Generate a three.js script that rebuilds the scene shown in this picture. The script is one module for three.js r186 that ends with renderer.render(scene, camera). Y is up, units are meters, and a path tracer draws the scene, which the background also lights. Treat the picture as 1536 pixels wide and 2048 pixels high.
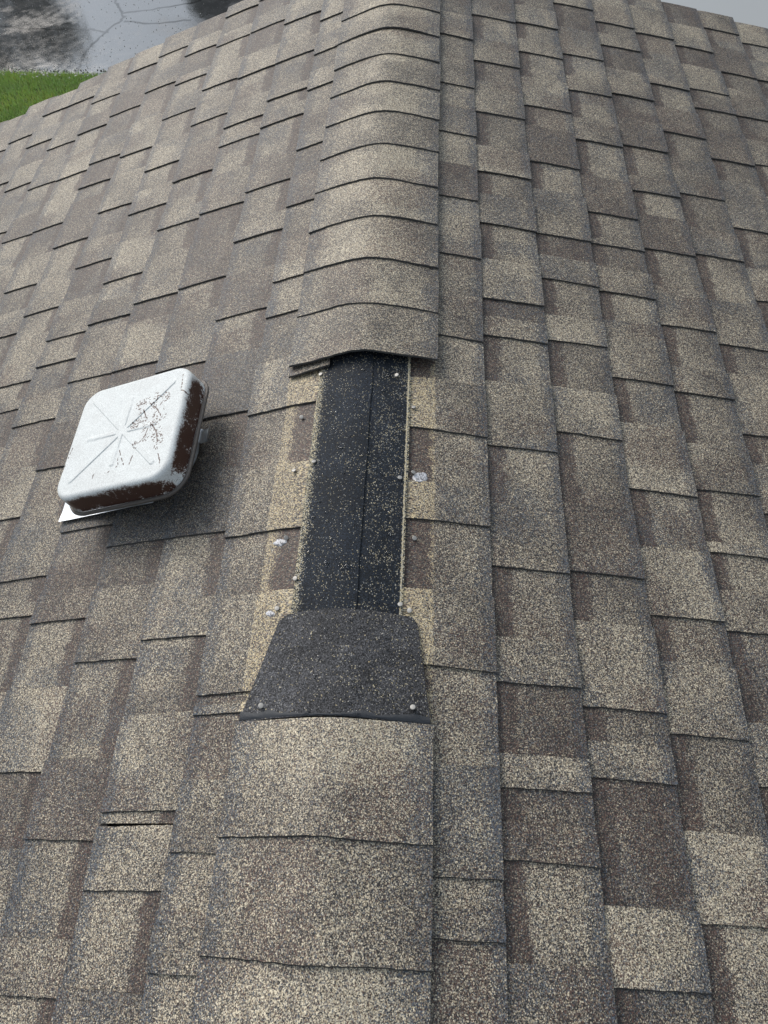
import * as THREE from 'three';
import { mergeGeometries } from 'three/addons/utils/BufferGeometryUtils.js';

// ------------------------------------------------------------------ camera, sky, sun, exposure
const scene = new THREE.Scene();
const camera = new THREE.PerspectiveCamera(71.6, 768 / 1024, 0.02, 400);
camera.position.set(0.19053, 1.0174, 0);
camera.up.set(0.01044, 0.5164, -0.85628);
camera.lookAt(0.19053 - 0.10541, 1.0174 - 0.85099, -0.5145);
const renderer = new THREE.WebGLRenderer({ antialias: true });
renderer.setSize(768, 1024);
renderer.toneMapping = THREE.LinearToneMapping;
renderer.toneMappingExposure = 1.56;
renderer.shadowMap.enabled = true;

const SUN = new THREE.Vector3(-0.48, 0.54, -0.58).normalize();
{
  const W = 512, H = 256, d = new Float32Array(W * H * 4);
  const hsh = (x, y) => { const s = Math.sin(x * 127.1 + y * 311.7) * 43758.5453; return s - Math.floor(s); };
  const vn = (x, y, px) => {
    const xi = Math.floor(x), yi = Math.floor(y), fx = x - xi, fy = y - yi, u = fx * fx * (3 - 2 * fx), v = fy * fy * (3 - 2 * fy);
    const m = (a) => ((a % px) + px) % px;
    return (hsh(m(xi), yi) * (1 - u) + hsh(m(xi + 1), yi) * u) * (1 - v) + (hsh(m(xi), yi + 1) * (1 - u) + hsh(m(xi + 1), yi + 1) * u) * v;
  };
  const dir = new THREE.Vector3();
  for (let j = 0; j < H; j++) for (let i = 0; i < W; i++) {
    const el = ((j + 0.5) / H - 0.5) * Math.PI, az = ((i + 0.5) / W - 0.5) * 2 * Math.PI;
    dir.set(Math.cos(az) * Math.cos(el), Math.sin(el), Math.sin(az) * Math.cos(el));
    const up = Math.max(0, Math.sin(el));
    const cl = 0.5 * vn(i / 64, j / 18, 8) + 0.3 * vn(i / 32, j / 9, 16) + 0.2 * vn(i / 16, j / 5, 32);
    const glow = Math.pow(Math.max(0, dir.dot(SUN)), 4);
    const L = (0.21 + 0.06 * up) * (0.84 + 0.32 * cl), G = 0.85 * glow;
    const o = (j * W + i) * 4;
    d[o] = L * 0.85 + G * 0.93; d[o + 1] = L * 0.98 + G; d[o + 2] = L * 1.13 + G * 1.1; d[o + 3] = 1;
  }
  const t = new THREE.DataTexture(d, W, H, THREE.RGBAFormat, THREE.FloatType);
  t.mapping = THREE.EquirectangularReflectionMapping; t.magFilter = THREE.LinearFilter; t.minFilter = THREE.LinearFilter; t.needsUpdate = true;
  scene.background = t; scene.environment = t;
}
const sun = new THREE.DirectionalLight(0xfff5e9, 1.5);
sun.position.copy(SUN).multiplyScalar(20);
sun.castShadow = true; sun.shadow.radius = 56; sun.shadow.mapSize.set(2048, 2048);
Object.assign(sun.shadow.camera, { left: -14, right: 14, top: 14, bottom: -14, near: 1, far: 60 });
scene.add(sun); scene.add(sun.target);

// ------------------------------------------------------------------ helpers
function mulberry(a) { return () => { a |= 0; a = a + 0x6D2B79F5 | 0; let t = Math.imul(a ^ a >>> 15, 1 | a); t = t + Math.imul(t ^ t >>> 7, 61 | t) ^ t; return ((t ^ t >>> 14) >>> 0) / 4294967296; }; }
const rnd = mulberry(20417);
function ihash(x, y, s) { let h = Math.imul(x | 0, 374761393) ^ Math.imul(y | 0, 668265263) ^ Math.imul(s | 0, 1274126177); h = Math.imul(h ^ h >>> 13, 1274126177); h ^= h >>> 16; return (h >>> 0) / 4294967296; }
function vnoise(x, y, s = 0) {
  const xi = Math.floor(x), yi = Math.floor(y), fx = x - xi, fy = y - yi, u = fx * fx * (3 - 2 * fx), v = fy * fy * (3 - 2 * fy);
  return (ihash(xi, yi, s) * (1 - u) + ihash(xi + 1, yi, s) * u) * (1 - v) + (ihash(xi, yi + 1, s) * (1 - u) + ihash(xi + 1, yi + 1, s) * u) * v;
}
const fbm = (x, y, s) => 0.55 * vnoise(x, y, s) + 0.3 * vnoise(x * 2.1, y * 2.1, s + 7) + 0.15 * vnoise(x * 4.3, y * 4.3, s + 13);
const sstep = (a, b, x) => { const t = Math.min(1, Math.max(0, (x - a) / (b - a))); return t * t * (3 - 2 * t); };
const names = {};
function numbered(n) { const k = names[n] = (names[n] ?? -1) + 1; return k ? `${n}_${String(k).padStart(3, '0')}` : n; }
function tag(o, label, category, group, kind) { if (label) o.userData.label = label; if (category) o.userData.category = category; if (group) o.userData.group = group; if (kind) o.userData.kind = kind; return o; }
function mesh(name, geo, mat, parent) { const m = new THREE.Mesh(geo, mat); m.name = name; m.castShadow = m.receiveShadow = true; parent.add(m); return m; }
function group(name, parent = scene) { const g = new THREE.Group(); g.name = name; parent.add(g); return g; }
function dataTex(px, W, H, srgb = true, wrap = true) {
  const t = new THREE.DataTexture(px, W, H, THREE.RGBAFormat, THREE.UnsignedByteType);
  if (srgb) t.colorSpace = THREE.SRGBColorSpace;
  t.magFilter = THREE.LinearFilter; t.minFilter = THREE.LinearFilter;
  t.wrapS = t.wrapT = wrap ? THREE.RepeatWrapping : THREE.ClampToEdgeWrapping; t.needsUpdate = true; return t;
}

// ------------------------------------------------------------------ granule textures (0.75 mm a texel)
const TX = 0.00075, GW = 2048, GH = 2048, CELL = 1.55;
const NC = Math.round(GW / CELL);
const gid = new Uint32Array(GW * GH), gd = new Uint8Array(GW * GH);
{
  const cs = GW / NC, jx = new Float32Array(NC * NC), jy = new Float32Array(NC * NC);
  for (let y = 0; y < NC; y++) for (let x = 0; x < NC; x++) { jx[y * NC + x] = (x + 0.1 + 0.8 * ihash(x, y, 1)) * cs; jy[y * NC + x] = (y + 0.1 + 0.8 * ihash(x, y, 2)) * cs; }
  for (let y = 0; y < GH; y++) {
    const cy = Math.floor(y / cs);
    for (let x = 0; x < GW; x++) {
      const cx = Math.floor(x / cs); let best = 1e9, bi = 0;
      for (let b = -1; b <= 1; b++) for (let a = -1; a <= 1; a++) {
        let X = cx + a, Y = cy + b, ox = 0, oy = 0;
        if (X < 0) { X += NC; ox = -GW; } else if (X >= NC) { X -= NC; ox = GW; }
        if (Y < 0) { Y += NC; oy = -GH; } else if (Y >= NC) { Y -= NC; oy = GH; }
        const k = Y * NC + X, dx = jx[k] + ox - x, dy = jy[k] + oy - y, d = dx * dx + dy * dy;
        if (d < best) { best = d; bi = k; }
      }
      gid[y * GW + x] = bi; gd[y * GW + x] = Math.max(0, 255 - best * 90);
    }
  }
}
// cream, tan, grey, taupe, brown, charcoal, yellow, slate
const PAL = [[210, 198, 173], [161, 148, 125], [130, 126, 119], [105, 95, 86], [88, 67, 60], [49, 47, 46], [205, 186, 146], [84, 90, 98]];
const wt = new Float32Array(8);
// t lightness -1..1, b brown 0..1, g slate 0..1, f fresh (unweathered) 0..1
function granule(px, o, idx, seed, t, b, g, f, gain = 1) {
  wt[0] = Math.max(0.02, 0.21 + 0.17 * t) * (1 - 0.7 * b) * (1 - 0.55 * g) * (1 - 0.5 * f);
  wt[1] = 0.2 * (1 - 0.45 * b) * (1 - 0.4 * g);
  wt[2] = 0.19 * (1 - 0.7 * b) * (1 - 0.6 * f);
  wt[3] = 0.17 + 0.15 * b;
  wt[4] = 0.06 + 0.34 * b;
  wt[5] = Math.max(0.07, 0.36 - 0.17 * t) * (1 - 0.35 * f);
  wt[6] = 0.32 * f * (1 - b);
  wt[7] = 0.05 + 0.42 * g;
  let s = 0; for (let i = 0; i < 8; i++) s += wt[i];
  let r = ihash(idx, seed, 5) * s, k = 0; while (k < 7 && r > wt[k]) { r -= wt[k]; k++; }
  const v = (0.84 + 0.32 * ihash(idx, seed, 9)) * gain, c = PAL[k];
  px[o] = Math.min(255, c[0] * v); px[o + 1] = Math.min(255, c[1] * v); px[o + 2] = Math.min(255, c[2] * v); px[o + 3] = 255;
}
const ROW = 192, EXPX = 190;
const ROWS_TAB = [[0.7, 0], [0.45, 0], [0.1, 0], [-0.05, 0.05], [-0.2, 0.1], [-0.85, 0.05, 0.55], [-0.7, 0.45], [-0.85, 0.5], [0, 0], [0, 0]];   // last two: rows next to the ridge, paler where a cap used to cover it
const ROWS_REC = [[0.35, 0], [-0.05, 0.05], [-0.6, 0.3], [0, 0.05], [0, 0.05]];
function atlas(rows, recess, seed) {
  const H = recess ? 1024 : 2048, px = new Uint8Array(GW * H * 4), per = GW / 160;
  for (let y = 0; y < H; y++) {
    const row = Math.min(rows.length - 1, Math.floor(y / ROW)), v = Math.min(1, (y - row * ROW) / EXPX), [T, B, SL = 0] = rows[row], last = row >= rows.length - 2, lim = row === rows.length - 1 ? 0.29 : 0.4;
    for (let x = 0; x < GW; x++) {
      const w = x / GW, q = w * per;
      const n1 = vnoise(q, row * 9 + v * 1.1, seed), n2 = vnoise(q * 3.1, row * 19 + v * 3.2, seed + 3);
      const n3 = vnoise(q * 1.3 + 50, row * 11 + v * 1.4, seed + 21), n4 = vnoise(q * 1.7 + 90, row * 13 + v * 1.8, seed + 23);
      const fade = Math.min(1, Math.min(w, 1 - w) * 12);
      let t = T + ((n1 - 0.5) * 2.0 + (n2 - 0.5) * 0.7) * fade, b = Math.min(0.8, B + 0.5 * sstep(0.58, 0.85, n3) * fade), g = 0, f = 0;
      const rag = (vnoise(x / 22, y / 22, seed + 5) - 0.5) * 0.09 + (vnoise(x / 7, y / 7, seed + 6) - 0.5) * 0.05;
      g = 0.95 * sstep(0.78, 0.96, v + rag) + 0.55 * sstep(0.55, 0.85, n4) * (1 - b) + SL;      // slate-grey fringe along the butt
      t -= 0.45 * g;
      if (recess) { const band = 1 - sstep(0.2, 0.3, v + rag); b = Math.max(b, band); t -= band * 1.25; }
      if (last) { f = 1 - sstep(lim - 0.012, lim + 0.012, v + rag * 0.3); t += 0.5 * f * (recess ? 0.6 : 1); g *= 1 - f; if (!recess || v > 0.29) b *= 1 - f; }
      granule(px, (y * GW + x) * 4, gid[y * GW + x], seed, t, b, g, f);
    }
  }
  return dataTex(px, GW, H);
}
const bumpTex = (W, H, sx = 1, sy = 1) => {
  const px = new Uint8Array(W * H * 4);
  for (let y = 0; y < H; y++) for (let x = 0; x < W; x++) { const o = (y * W + x) * 4, v = gd[y * GW + x] * (0.45 + 0.55 * ihash(gid[y * GW + x], 3, 11)); px[o] = px[o + 1] = px[o + 2] = v; px[o + 3] = 255; }
  const t = dataTex(px, W, H, false); t.repeat.set(sx, sy); return t;
};
const bumpFull = bumpTex(2048, 2048);
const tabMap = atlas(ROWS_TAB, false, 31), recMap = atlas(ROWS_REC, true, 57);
const bumpHalf = bumpTex(2048, 1024);
const granMat = (map, bump) => new THREE.MeshPhysicalMaterial({ map, bumpMap: bump, bumpScale: 0.0006, roughness: 0.6, specularIntensity: 0.75 });
const M = {};
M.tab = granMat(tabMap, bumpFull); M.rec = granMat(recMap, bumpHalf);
M.edge = new THREE.MeshStandardMaterial({ color: new THREE.Color().setRGB(0.06, 0.058, 0.056), roughness: 0.9 });
// ridge cap granules: 448 texels across the ridge, one row; headlap and felt below
const CAPW = 448;
{
  const px = new Uint8Array(GW * CAPW * 4);
  for (let y = 0; y < CAPW; y++) for (let x = 0; x < GW; x++) {
    const c = Math.abs(y / CAPW - 0.5) * 2, q = x / 150;
    const n1 = vnoise(q, y / 130, 71), n2 = vnoise(q * 3, y / 45, 73), rag = (vnoise(x / 20, y / 20, 75) - 0.5) * 0.2;
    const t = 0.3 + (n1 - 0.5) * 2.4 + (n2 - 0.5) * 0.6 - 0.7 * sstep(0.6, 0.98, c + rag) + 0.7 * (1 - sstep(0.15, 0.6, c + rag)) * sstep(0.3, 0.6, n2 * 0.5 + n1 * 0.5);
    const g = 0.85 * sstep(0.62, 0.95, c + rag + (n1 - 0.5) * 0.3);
    const b = 0.5 * sstep(0.55, 0.75, vnoise(q * 0.8 + 9, y / 160, 77));
    granule(px, (y * GW + x) * 4, gid[y * GW + x], 71, t, b * 0.9, g, 0);
  }
  M.cap = granMat(dataTex(px, GW, CAPW), bumpTex(2048, CAPW));
}
function darkTex(W, H, seed, base, speck, amount) {           // near-black granules with stray pale ones
  const px = new Uint8Array(W * H * 4);
  for (let y = 0; y < H; y++) for (let x = 0; x < W; x++) {
    const o = (y * W + x) * 4, id = gid[y * GW + x], r = ihash(id, seed, 3), v = 0.35 + 1.3 * ihash(id, seed, 4);
    const hit = r < amount(x / W, y / H, x, y);
    const c = hit ? speck[Math.floor(ihash(id, seed, 6) * speck.length)] : base, k = hit ? 0.85 + 0.1 * v : v * (0.85 + 0.3 * vnoise(x / 60, y / 60, seed));
    px[o] = Math.min(255, c[0] * k); px[o + 1] = Math.min(255, c[1] * k); px[o + 2] = Math.min(255, c[2] * k); px[o + 3] = 255;
  }
  return dataTex(px, W, H);
}
const SPECK = [[226, 214, 180], [200, 182, 140], [186, 184, 176], [214, 200, 168], [150, 140, 120]];
M.headlap = new THREE.MeshPhysicalMaterial({ map: darkTex(512, 512, 91, [64, 64, 66], SPECK, (u, v, x, y) => 0.022 + 0.03 * sstep(0.6, 0.8, vnoise(x / 70, y / 70, 95))), bumpMap: bumpTex(512, 512), bumpScale: 0.0009, roughness: 0.78, specularIntensity: 0.6 });
M.felt = new THREE.MeshPhysicalMaterial({
  map: darkTex(1024, 320, 101, [28, 34, 42], SPECK, (u, v, x, y) => {
    const s = -0.12 + 0.24 * v, left = 1 - sstep(-0.086, -0.06, s), right = sstep(0.02, 0.045, s), n = vnoise(x / 26, y / 26, 103), m = vnoise(x / 9, y / 9, 107);
    const chalk = Math.abs(s - 0.0985 + 0.001 * (m - 0.5)) < 0.0016 ? 0.75 : 0;
    return 0.028 + 0.6 * left * left + 0.1 * right * sstep(0.3, 0.75, n * 0.5 + m * 0.5) + 0.03 * sstep(0.55, 0.8, n) + 0.4 * sstep(0.094, 0.103, s) + chalk;
  }), bumpMap: bumpTex(1024, 320), bumpScale: 0.0009, roughness: 0.75, specularIntensity: 0.6,
});

// ------------------------------------------------------------------ the roof: two slopes falling from a ridge along z
const A = 0.30346, CA = Math.cos(A), SA = Math.sin(A), TA = Math.tan(A), EX = 0.1429;
const S0 = { '-1': 0.0999, '1': 0.1150 };
const RAKE = -2.934, BACK = 3.2, EAVE = 3.6, GROUND = -3.6;
const wav = (s, z, side) => 0.0045 * (fbm(s * 3.1 + 40 * side, z * 2.3, 5) - 0.5);
function P(side, s, z, h) { h += wav(s, z, side); return [side * (s * CA + h * SA), -s * SA + h * CA, z]; }
const NRM = (side) => [side * SA, CA, 0];
// camera test, only used to decide which pieces are modelled one by one
camera.updateMatrixWorld(); camera.updateProjectionMatrix();
function inView(side, s, z) { const v = new THREE.Vector3(...P(side, s, z, 0)).project(camera); return Math.abs(v.x) < 1.16 && Math.abs(v.y) < 1.12 && v.z < 1; }

// a sheet with a top, side walls and a given thickness along n; group 0 is the top, group 1 the walls
function slab(NI, NJ, pos, uv, n, th, bottom = false, flare = null) {
  const p = [], t = [], idx = [];
  const top = []; for (let i = 0; i <= NI; i++) for (let j = 0; j <= NJ; j++) { top.push(pos(i, j)); p.push(...pos(i, j)); t.push(...uv(i, j)); }
  const id = (i, j) => i * (NJ + 1) + j, a = top[0], b = top[id(1, 0)], c = top[id(0, 1)];
  const nx = (b[1] - a[1]) * (c[2] - a[2]) - (b[2] - a[2]) * (c[1] - a[1]), ny = (b[2] - a[2]) * (c[0] - a[0]) - (b[0] - a[0]) * (c[2] - a[2]), nz = (b[0] - a[0]) * (c[1] - a[1]) - (b[1] - a[1]) * (c[0] - a[0]);
  const flip = nx * n[0] + ny * n[1] + nz * n[2] < 0;
  const tri = (x, y, z) => flip ? idx.push(x, z, y) : idx.push(x, y, z);
  for (let i = 0; i < NI; i++) for (let j = 0; j < NJ; j++) { tri(id(i, j), id(i + 1, j), id(i, j + 1)); tri(id(i + 1, j), id(i + 1, j + 1), id(i, j + 1)); }
  const nTop = idx.length, down = (q, f = 0) => [q[0] - n[0] * th, q[1] - n[1] * th, q[2] - n[2] * th + f];
  const fl = (ij) => flare ? flare(...ij) : 0;
  const loop = []; for (let i = 0; i <= NI; i++) loop.push([i, 0]); for (let j = 1; j <= NJ; j++) loop.push([NI, j]); for (let i = NI - 1; i >= 0; i--) loop.push([i, NJ]); for (let j = NJ - 1; j >= 0; j--) loop.push([0, j]);
  for (let k = 0; k < loop.length - 1; k++) {
    const A0 = top[id(...loop[k])], B0 = top[id(...loop[k + 1])], base = p.length / 3, U = uv(...loop[k]);
    for (const q of [A0, B0, down(B0, fl(loop[k + 1])), down(A0, fl(loop[k]))]) { p.push(...q); t.push(...U); }
    flip ? idx.push(base, base + 1, base + 2, base, base + 2, base + 3) : idx.push(base, base + 2, base + 1, base, base + 3, base + 2);
  }
  if (bottom) {
    const base = p.length / 3; for (const q of top) { p.push(...down(q)); t.push(0, 0); }
    for (let i = 0; i < NI; i++) for (let j = 0; j < NJ; j++) { const q = [base + id(i, j), base + id(i + 1, j), base + id(i, j + 1), base + id(i + 1, j + 1)]; flip ? idx.push(q[0], q[1], q[2], q[1], q[3], q[2]) : idx.push(q[0], q[2], q[1], q[1], q[2], q[3]); }
  }
  const g = new THREE.BufferGeometry();
  g.setAttribute('position', new THREE.Float32BufferAttribute(p, 3)); g.setAttribute('uv', new THREE.Float32BufferAttribute(t, 2));
  g.setIndex(idx); g.addGroup(0, nTop, 0); g.addGroup(nTop, idx.length - nTop, 1); g.computeVertexNormals(); return g;
}

// near ends of the raised tabs (numbers) and the far ends that follow (strings), row by row from the ridge, read off the photograph
const EV = {
'-1': [
[-2.478, '-2.378', -2.278, '-2.179', -2.08, '-1.935', -1.79, '-1.671', -1.551, '-1.415', -1.279, '-1.222', -1.165, '-1.028', -0.891, '-0.75', -0.609, '-0.489', -0.32, '-0.304', -0.289, '-0.191', -0.092, '-0.02', 0.053],
  [-2.57, '-2.424', -2.329, '-2.158', -2.118, '-2.05', -1.981, '-1.803', -1.684, '-1.554', -1.481, '-1.351', -1.209, '-1.087', -0.913, '-0.772', -0.63, '-0.499', -0.427, '-0.296', -0.149, '-0.128', -0.042, '0.078'],
  [-2.631, '-2.474', -2.344, '-2.194', -2.067, '-2.035', -1.971, '-1.821', -1.661, '-1.539', -1.37, '-1.265', -1.093, '-0.865', -0.637, '-0.543', -0.399, '-0.231', -0.109, '0.023', 0.093],
  [-2.855, '-2.726', -2.648, '-2.5', -2.371, '-2.3', -2.172, '-2.044', -1.879, '-1.735', -1.662, '-1.542', -1.371, '-1.294', -1.139, '-0.917', -0.695, '-0.557', -0.491, '-0.36', -0.215, '-0.096'],
  [-2.691, '-2.547', -2.501, '-2.409', -2.293, '-2.149', -2.009, '-1.905', -1.8, '-1.671', -1.506, '-1.426', -1.347, '-1.322', -1.147, '-1.014', -0.882, '-0.741', -0.6, '-0.543', -0.514],
  [-2.794, '-2.671', -2.548, '-2.356', -2.164, '-2.055', -1.876, '-1.74', -1.625, '-1.481', -1.337, '-1.262', -1.241, '-1.143', -1.045, '-0.905', -0.765],
  [-2.777, '-2.635', -2.492, '-2.349', -2.205, '-2.083', -2.071, '-1.995', -1.778, '-1.631', -1.483, '-1.385', -1.209, '-1.144', -1.114],
  [-2.667, '-2.565', -2.463, '-2.323', -2.193, '-2.076', -1.921, '-1.778', -1.636, '-1.531', -1.427],
  [-2.914, '-2.829', -2.744, '-2.598', -2.451, '-2.365', -2.214, '-2.046', -1.93],
  [-2.764, '-2.656', -2.548, '-2.414', -2.28, '-2.17'],
  [-2.665],
  [-2.646]
],
'1': [
[-2.301, '-2.169', -2.037, '-1.922', -1.807, '-1.673', -1.539, '-1.435', -1.331, '-1.204', -1.076, '-0.952', -0.828, '-0.708', -0.629, '-0.495', -0.367, '-0.221', -0.075, '-0.039', -0.003],
  [-2.473, '-2.333', -2.206, '-2.098', -1.943, '-1.785', -1.675, '-1.582', -1.471, '-1.344', -1.216, '-1.16', -1.104, '-0.978', -0.817, '-0.686', -0.558, '-0.43', -0.355, '-0.246', -0.198, '-0.15', -0.101, '0.02'],
  [-2.499, '-2.396', -2.32, '-2.182', -2.032, '-1.929', -1.769, '-1.652', -1.479, '-1.4', -1.32, '-1.204', -1.127, '-0.994', -0.877, '-0.711', -0.569, '-0.475', -0.33, '-0.276', -0.222, '-0.053', 0.042],
  [-2.699, '-2.543', -2.374, '-2.249', -2.17, '-2.025', -1.921, '-1.76', -1.608, '-1.506', -1.485, '-1.401', -1.316, '-1.224', -1.052, '-0.929', -0.767, '-0.641', -0.505, '-0.421', -0.301, '-0.158', -0.038],
  [-2.646, '-2.571', -2.496, '-2.353', -2.21, '-2.084', -1.947, '-1.81', -1.744, '-1.644', -1.51, '-1.377', -1.245, '-1.116', -1.043, '-0.907', -0.793, '-0.672', -0.651, '-0.573', -0.494, '-0.332'],
  [-2.64, '-2.47', -2.328, '-2.198', -2.068, '-1.948', -1.78, '-1.636', -1.531, '-1.366', -1.218, '-1.129', -0.958, '-0.88'],
  [-2.926, '-2.775', -2.624, '-2.507', -2.362, '-2.283', -2.252, '-2.143', -1.988, '-1.886', -1.679],
  [-2.812, '-2.688', -2.524, '-2.422', -2.265, '-2.14'],
  [-2.781, '-2.666', -2.537]
] };
const DARK = [['-1', 1, -1.304], ['-1', 3, -1.94], ['-1', 6, -2.15], ['-1', 7, -2.5], ['-1', 8, -1.99], ['-1', 2, -1.5], ['-1', 3, -0.67], ['-1', 3, -0.52], ['-1', 2, -0.2], ['1', 0, -1.62], ['1', 2, -1.864], ['1', 3, -1.704], ['1', 4, -1.586], ['1', 1, -1.19], ['1', 2, -0.632], ['1', 1, -0.17], ['1', 2, -0.17], ['-1', 1, -1.0], ['1', 1, -0.13]];
const LIGHT = [['-1', 3, -2.468], ['-1', 4, -1.949], ['-1', 8, -1.871], ['-1', 1, -0.472], ['-1', 2, -0.256], ['-1', 3, -0.313], ['-1', 1, -0.077], ['-1', 2, -0.03], ['-1', 5, -0.864], ['1', 1, -2.375], ['1', 1, -1.285], ['1', 2, -1.18], ['1', 1, -1.044], ['1', 2, -0.946], ['1', 3, -0.909], ['1', 1, -0.214], ['1', 1, -0.034], ['1', 2, -0.012], ['1', 0, -0.103], ['1', 3, -0.144], ['-1', 5, -2.099], ['-1', 1, -1.977]];
const VENT_SHADE = [['-1', 1, -1.0], ['-1', 1, -0.85], ['-1', 1, -0.7], ['-1', 2, -1.0], ['-1', 2, -0.72], ['-1', 3, -1.1], ['-1', 3, -0.62], ['-1', 3, -0.75], ['-1', 2, -0.6]];      // dark slate shingles round the vent, part of its shadow put into their colour
function courses(side, k) {
  const raw = EV[side][k] ?? [], ev = [];
  for (const e of raw) ev.push(typeof e === 'string' ? { z: parseFloat(e), t: 'F' } : { z: e, t: 'E' });
  const r = mulberry(900 + k * 17 + side * 5), stepT = () => 0.09 + 0.12 * r(), stepR = () => 0.08 + 0.09 * r();
  if (!ev.length) ev.push({ z: RAKE + 0.1 + 0.2 * r(), t: 'E' });
  while (ev[0].z > RAKE + 0.06) { const f = ev[0]; ev.unshift(f.t === 'E' ? { z: f.z - stepT(), t: 'F' } : { z: f.z - stepR(), t: 'E' }); }
  while (ev[ev.length - 1].z < BACK) { const l = ev[ev.length - 1]; ev.push(l.t === 'E' ? { z: l.z + stepR(), t: 'F' } : { z: l.z + stepT(), t: 'E' }); }
  return ev;
}
// height of the laid surface: each row rises towards its butt
const hTab = (v) => -0.0095 + 0.0095 * Math.pow(Math.max(0, v), 0.55);
function piece(side, k, z0, z1, recess, row, fine, r) {
  const s0 = S0[side] + k * EX, tuck = k === 0 ? 0.035 : 0.012, NI = fine ? 12 : 2, NJ = fine ? 3 : 1;
  const th = recess ? 0.003 : 0.0028 + 0.0012 * r(), drop = recess ? 0.0042 : 0, off = r() * 7, lift = recess ? 0 : (r() - 0.5) * 0.0012, rows = recess ? 1024 : 2048;
  const cut = 0.0003 + 0.001 * r(), js = Math.floor(r() * 9999), skew = recess ? 0 : (r() - 0.5) * 0.006, bl = (r() - 0.5) * 0.003;
  const sAt = (i) => -tuck + (EX + tuck) * i / NI;
  const pos = (i, j) => {
    let s = sAt(i), z = z0 + (z1 - z0) * j / NJ; const v = s / EX;
    if (!recess && fine) { if (j === 0 || j === NJ) z += (ihash(i, j, js) - 0.5) * 0.0016 + skew * (v - 0.5); }
    if (i === NI) s += bl + (fine ? (ihash(i, j, js + 1) - 0.5) * 0.002 : 0);
    return P(side, s0 + s, Math.max(RAKE - 0.004 * ihash(k, 1, 3), z), hTab(v) - drop + lift);
  };
  const uv = (i, j) => [(z0 + (z1 - z0) * j / NJ) / (GW * TX) + off, (row * ROW + 1 + Math.max(0.006, sAt(i) / EX) * (EXPX - 1)) / rows];
  return slab(NI, NJ, pos, uv, NRM(side), th, false, recess ? null : (i, j) => j === NJ ? cut : 0);      // the cut end of a tab shows its black core
}
const house = group('house');
tag(house, 'house with a weathered brown asphalt shingle roof, a strip of its ridge caps torn off', 'house');
for (const side of [-1, 1]) {
  const slope = group('roof_slope', house); slope.userData.label = side < 0 ? 'shingled roof slope carrying the square vent' : 'shingled roof slope without a vent';
  const far = [];
  const rows = Math.ceil((EAVE - S0[side]) / EX);
  for (let k = 0; k < rows; k++) {
    const ev = courses(side, k), r = mulberry(5000 + k * 31 + side * 7), sm = S0[side] + (k + 0.5) * EX;
    for (let i = 0; i < ev.length - 1; i++) {
      const a = ev[i], b = ev[i + 1], recess = a.t === 'E';
      if (b.z < RAKE + 0.004) continue;
      let z0 = Math.max(RAKE, a.z), z1 = Math.min(BACK, b.z); const zm = (z0 + z1) / 2;
      const has = (l) => l.some(([sd, kk, z]) => +sd === side && kk === k && z > z0 - 0.004 && z < z1 + 0.004);
      const q = r();
      let row;
      const open = k === 0 && z1 > -0.99 && z0 < -0.1;
      if (recess) row = open ? (side < 0 ? 3 : 4) : has(DARK) || has(VENT_SHADE) ? 2 : has(LIGHT) ? 0 : q < 0.25 ? 0 : q < 0.75 ? 1 : 2;
      else row = open ? (side < 0 ? 8 : 9) : has(VENT_SHADE) ? 5 : has(DARK) ? (q < 0.5 ? 6 : 7) : has(LIGHT) ? (q < 0.5 ? 0 : 1) : q < 0.15 ? 1 : q < 0.4 ? 2 : q < 0.7 ? 3 : q < 0.93 ? 4 : 6;
      if (recess) { const joint = z1 - z0 < 0.034 && z1 - z0 > 0.0175; z0 = Math.max(RAKE, z0 - 0.006); z1 += joint ? -0.004 : 0.006; }      // a short gap is the joint between two shingles: it opens down to the deck
      const fine = inView(side, sm, z0) || inView(side, sm, z1) || inView(side, sm, zm) || inView(side, sm - EX * 0.5, zm) || inView(side, sm + EX * 0.5, zm);
      const g = piece(side, k, z0, z1, recess, row, fine, r);
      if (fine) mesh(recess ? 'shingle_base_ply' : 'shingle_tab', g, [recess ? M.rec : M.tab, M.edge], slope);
      else far.push([recess, g]);
    }
  }
  for (const rc of [true, false]) {
    const l = far.filter((f) => f[0] === rc).map((f) => { const q = f[1]; q.clearGroups(); return q; });
    const m = mesh(rc ? 'shingle_base_field' : 'shingle_field', mergeGeometries(l), rc ? M.rec : M.tab, slope); m.userData.kind = 'stuff';
  }
  // deck under the shingles
  const d = slab(1, 1, (i, j) => [side * (0.0 + EAVE * i) * CA, -EAVE * i * SA - 0.022, j ? BACK : RAKE + 0.008], (i, j) => [i, j], NRM(side), 0.02, true); d.clearGroups();
  mesh('roof_deck', d, new THREE.MeshStandardMaterial({ color: new THREE.Color().setRGB(0.05, 0.045, 0.04), roughness: 0.9 }), slope);
}
// ------------------------------------------------------------------ ridge
const RB = 0.045;
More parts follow.
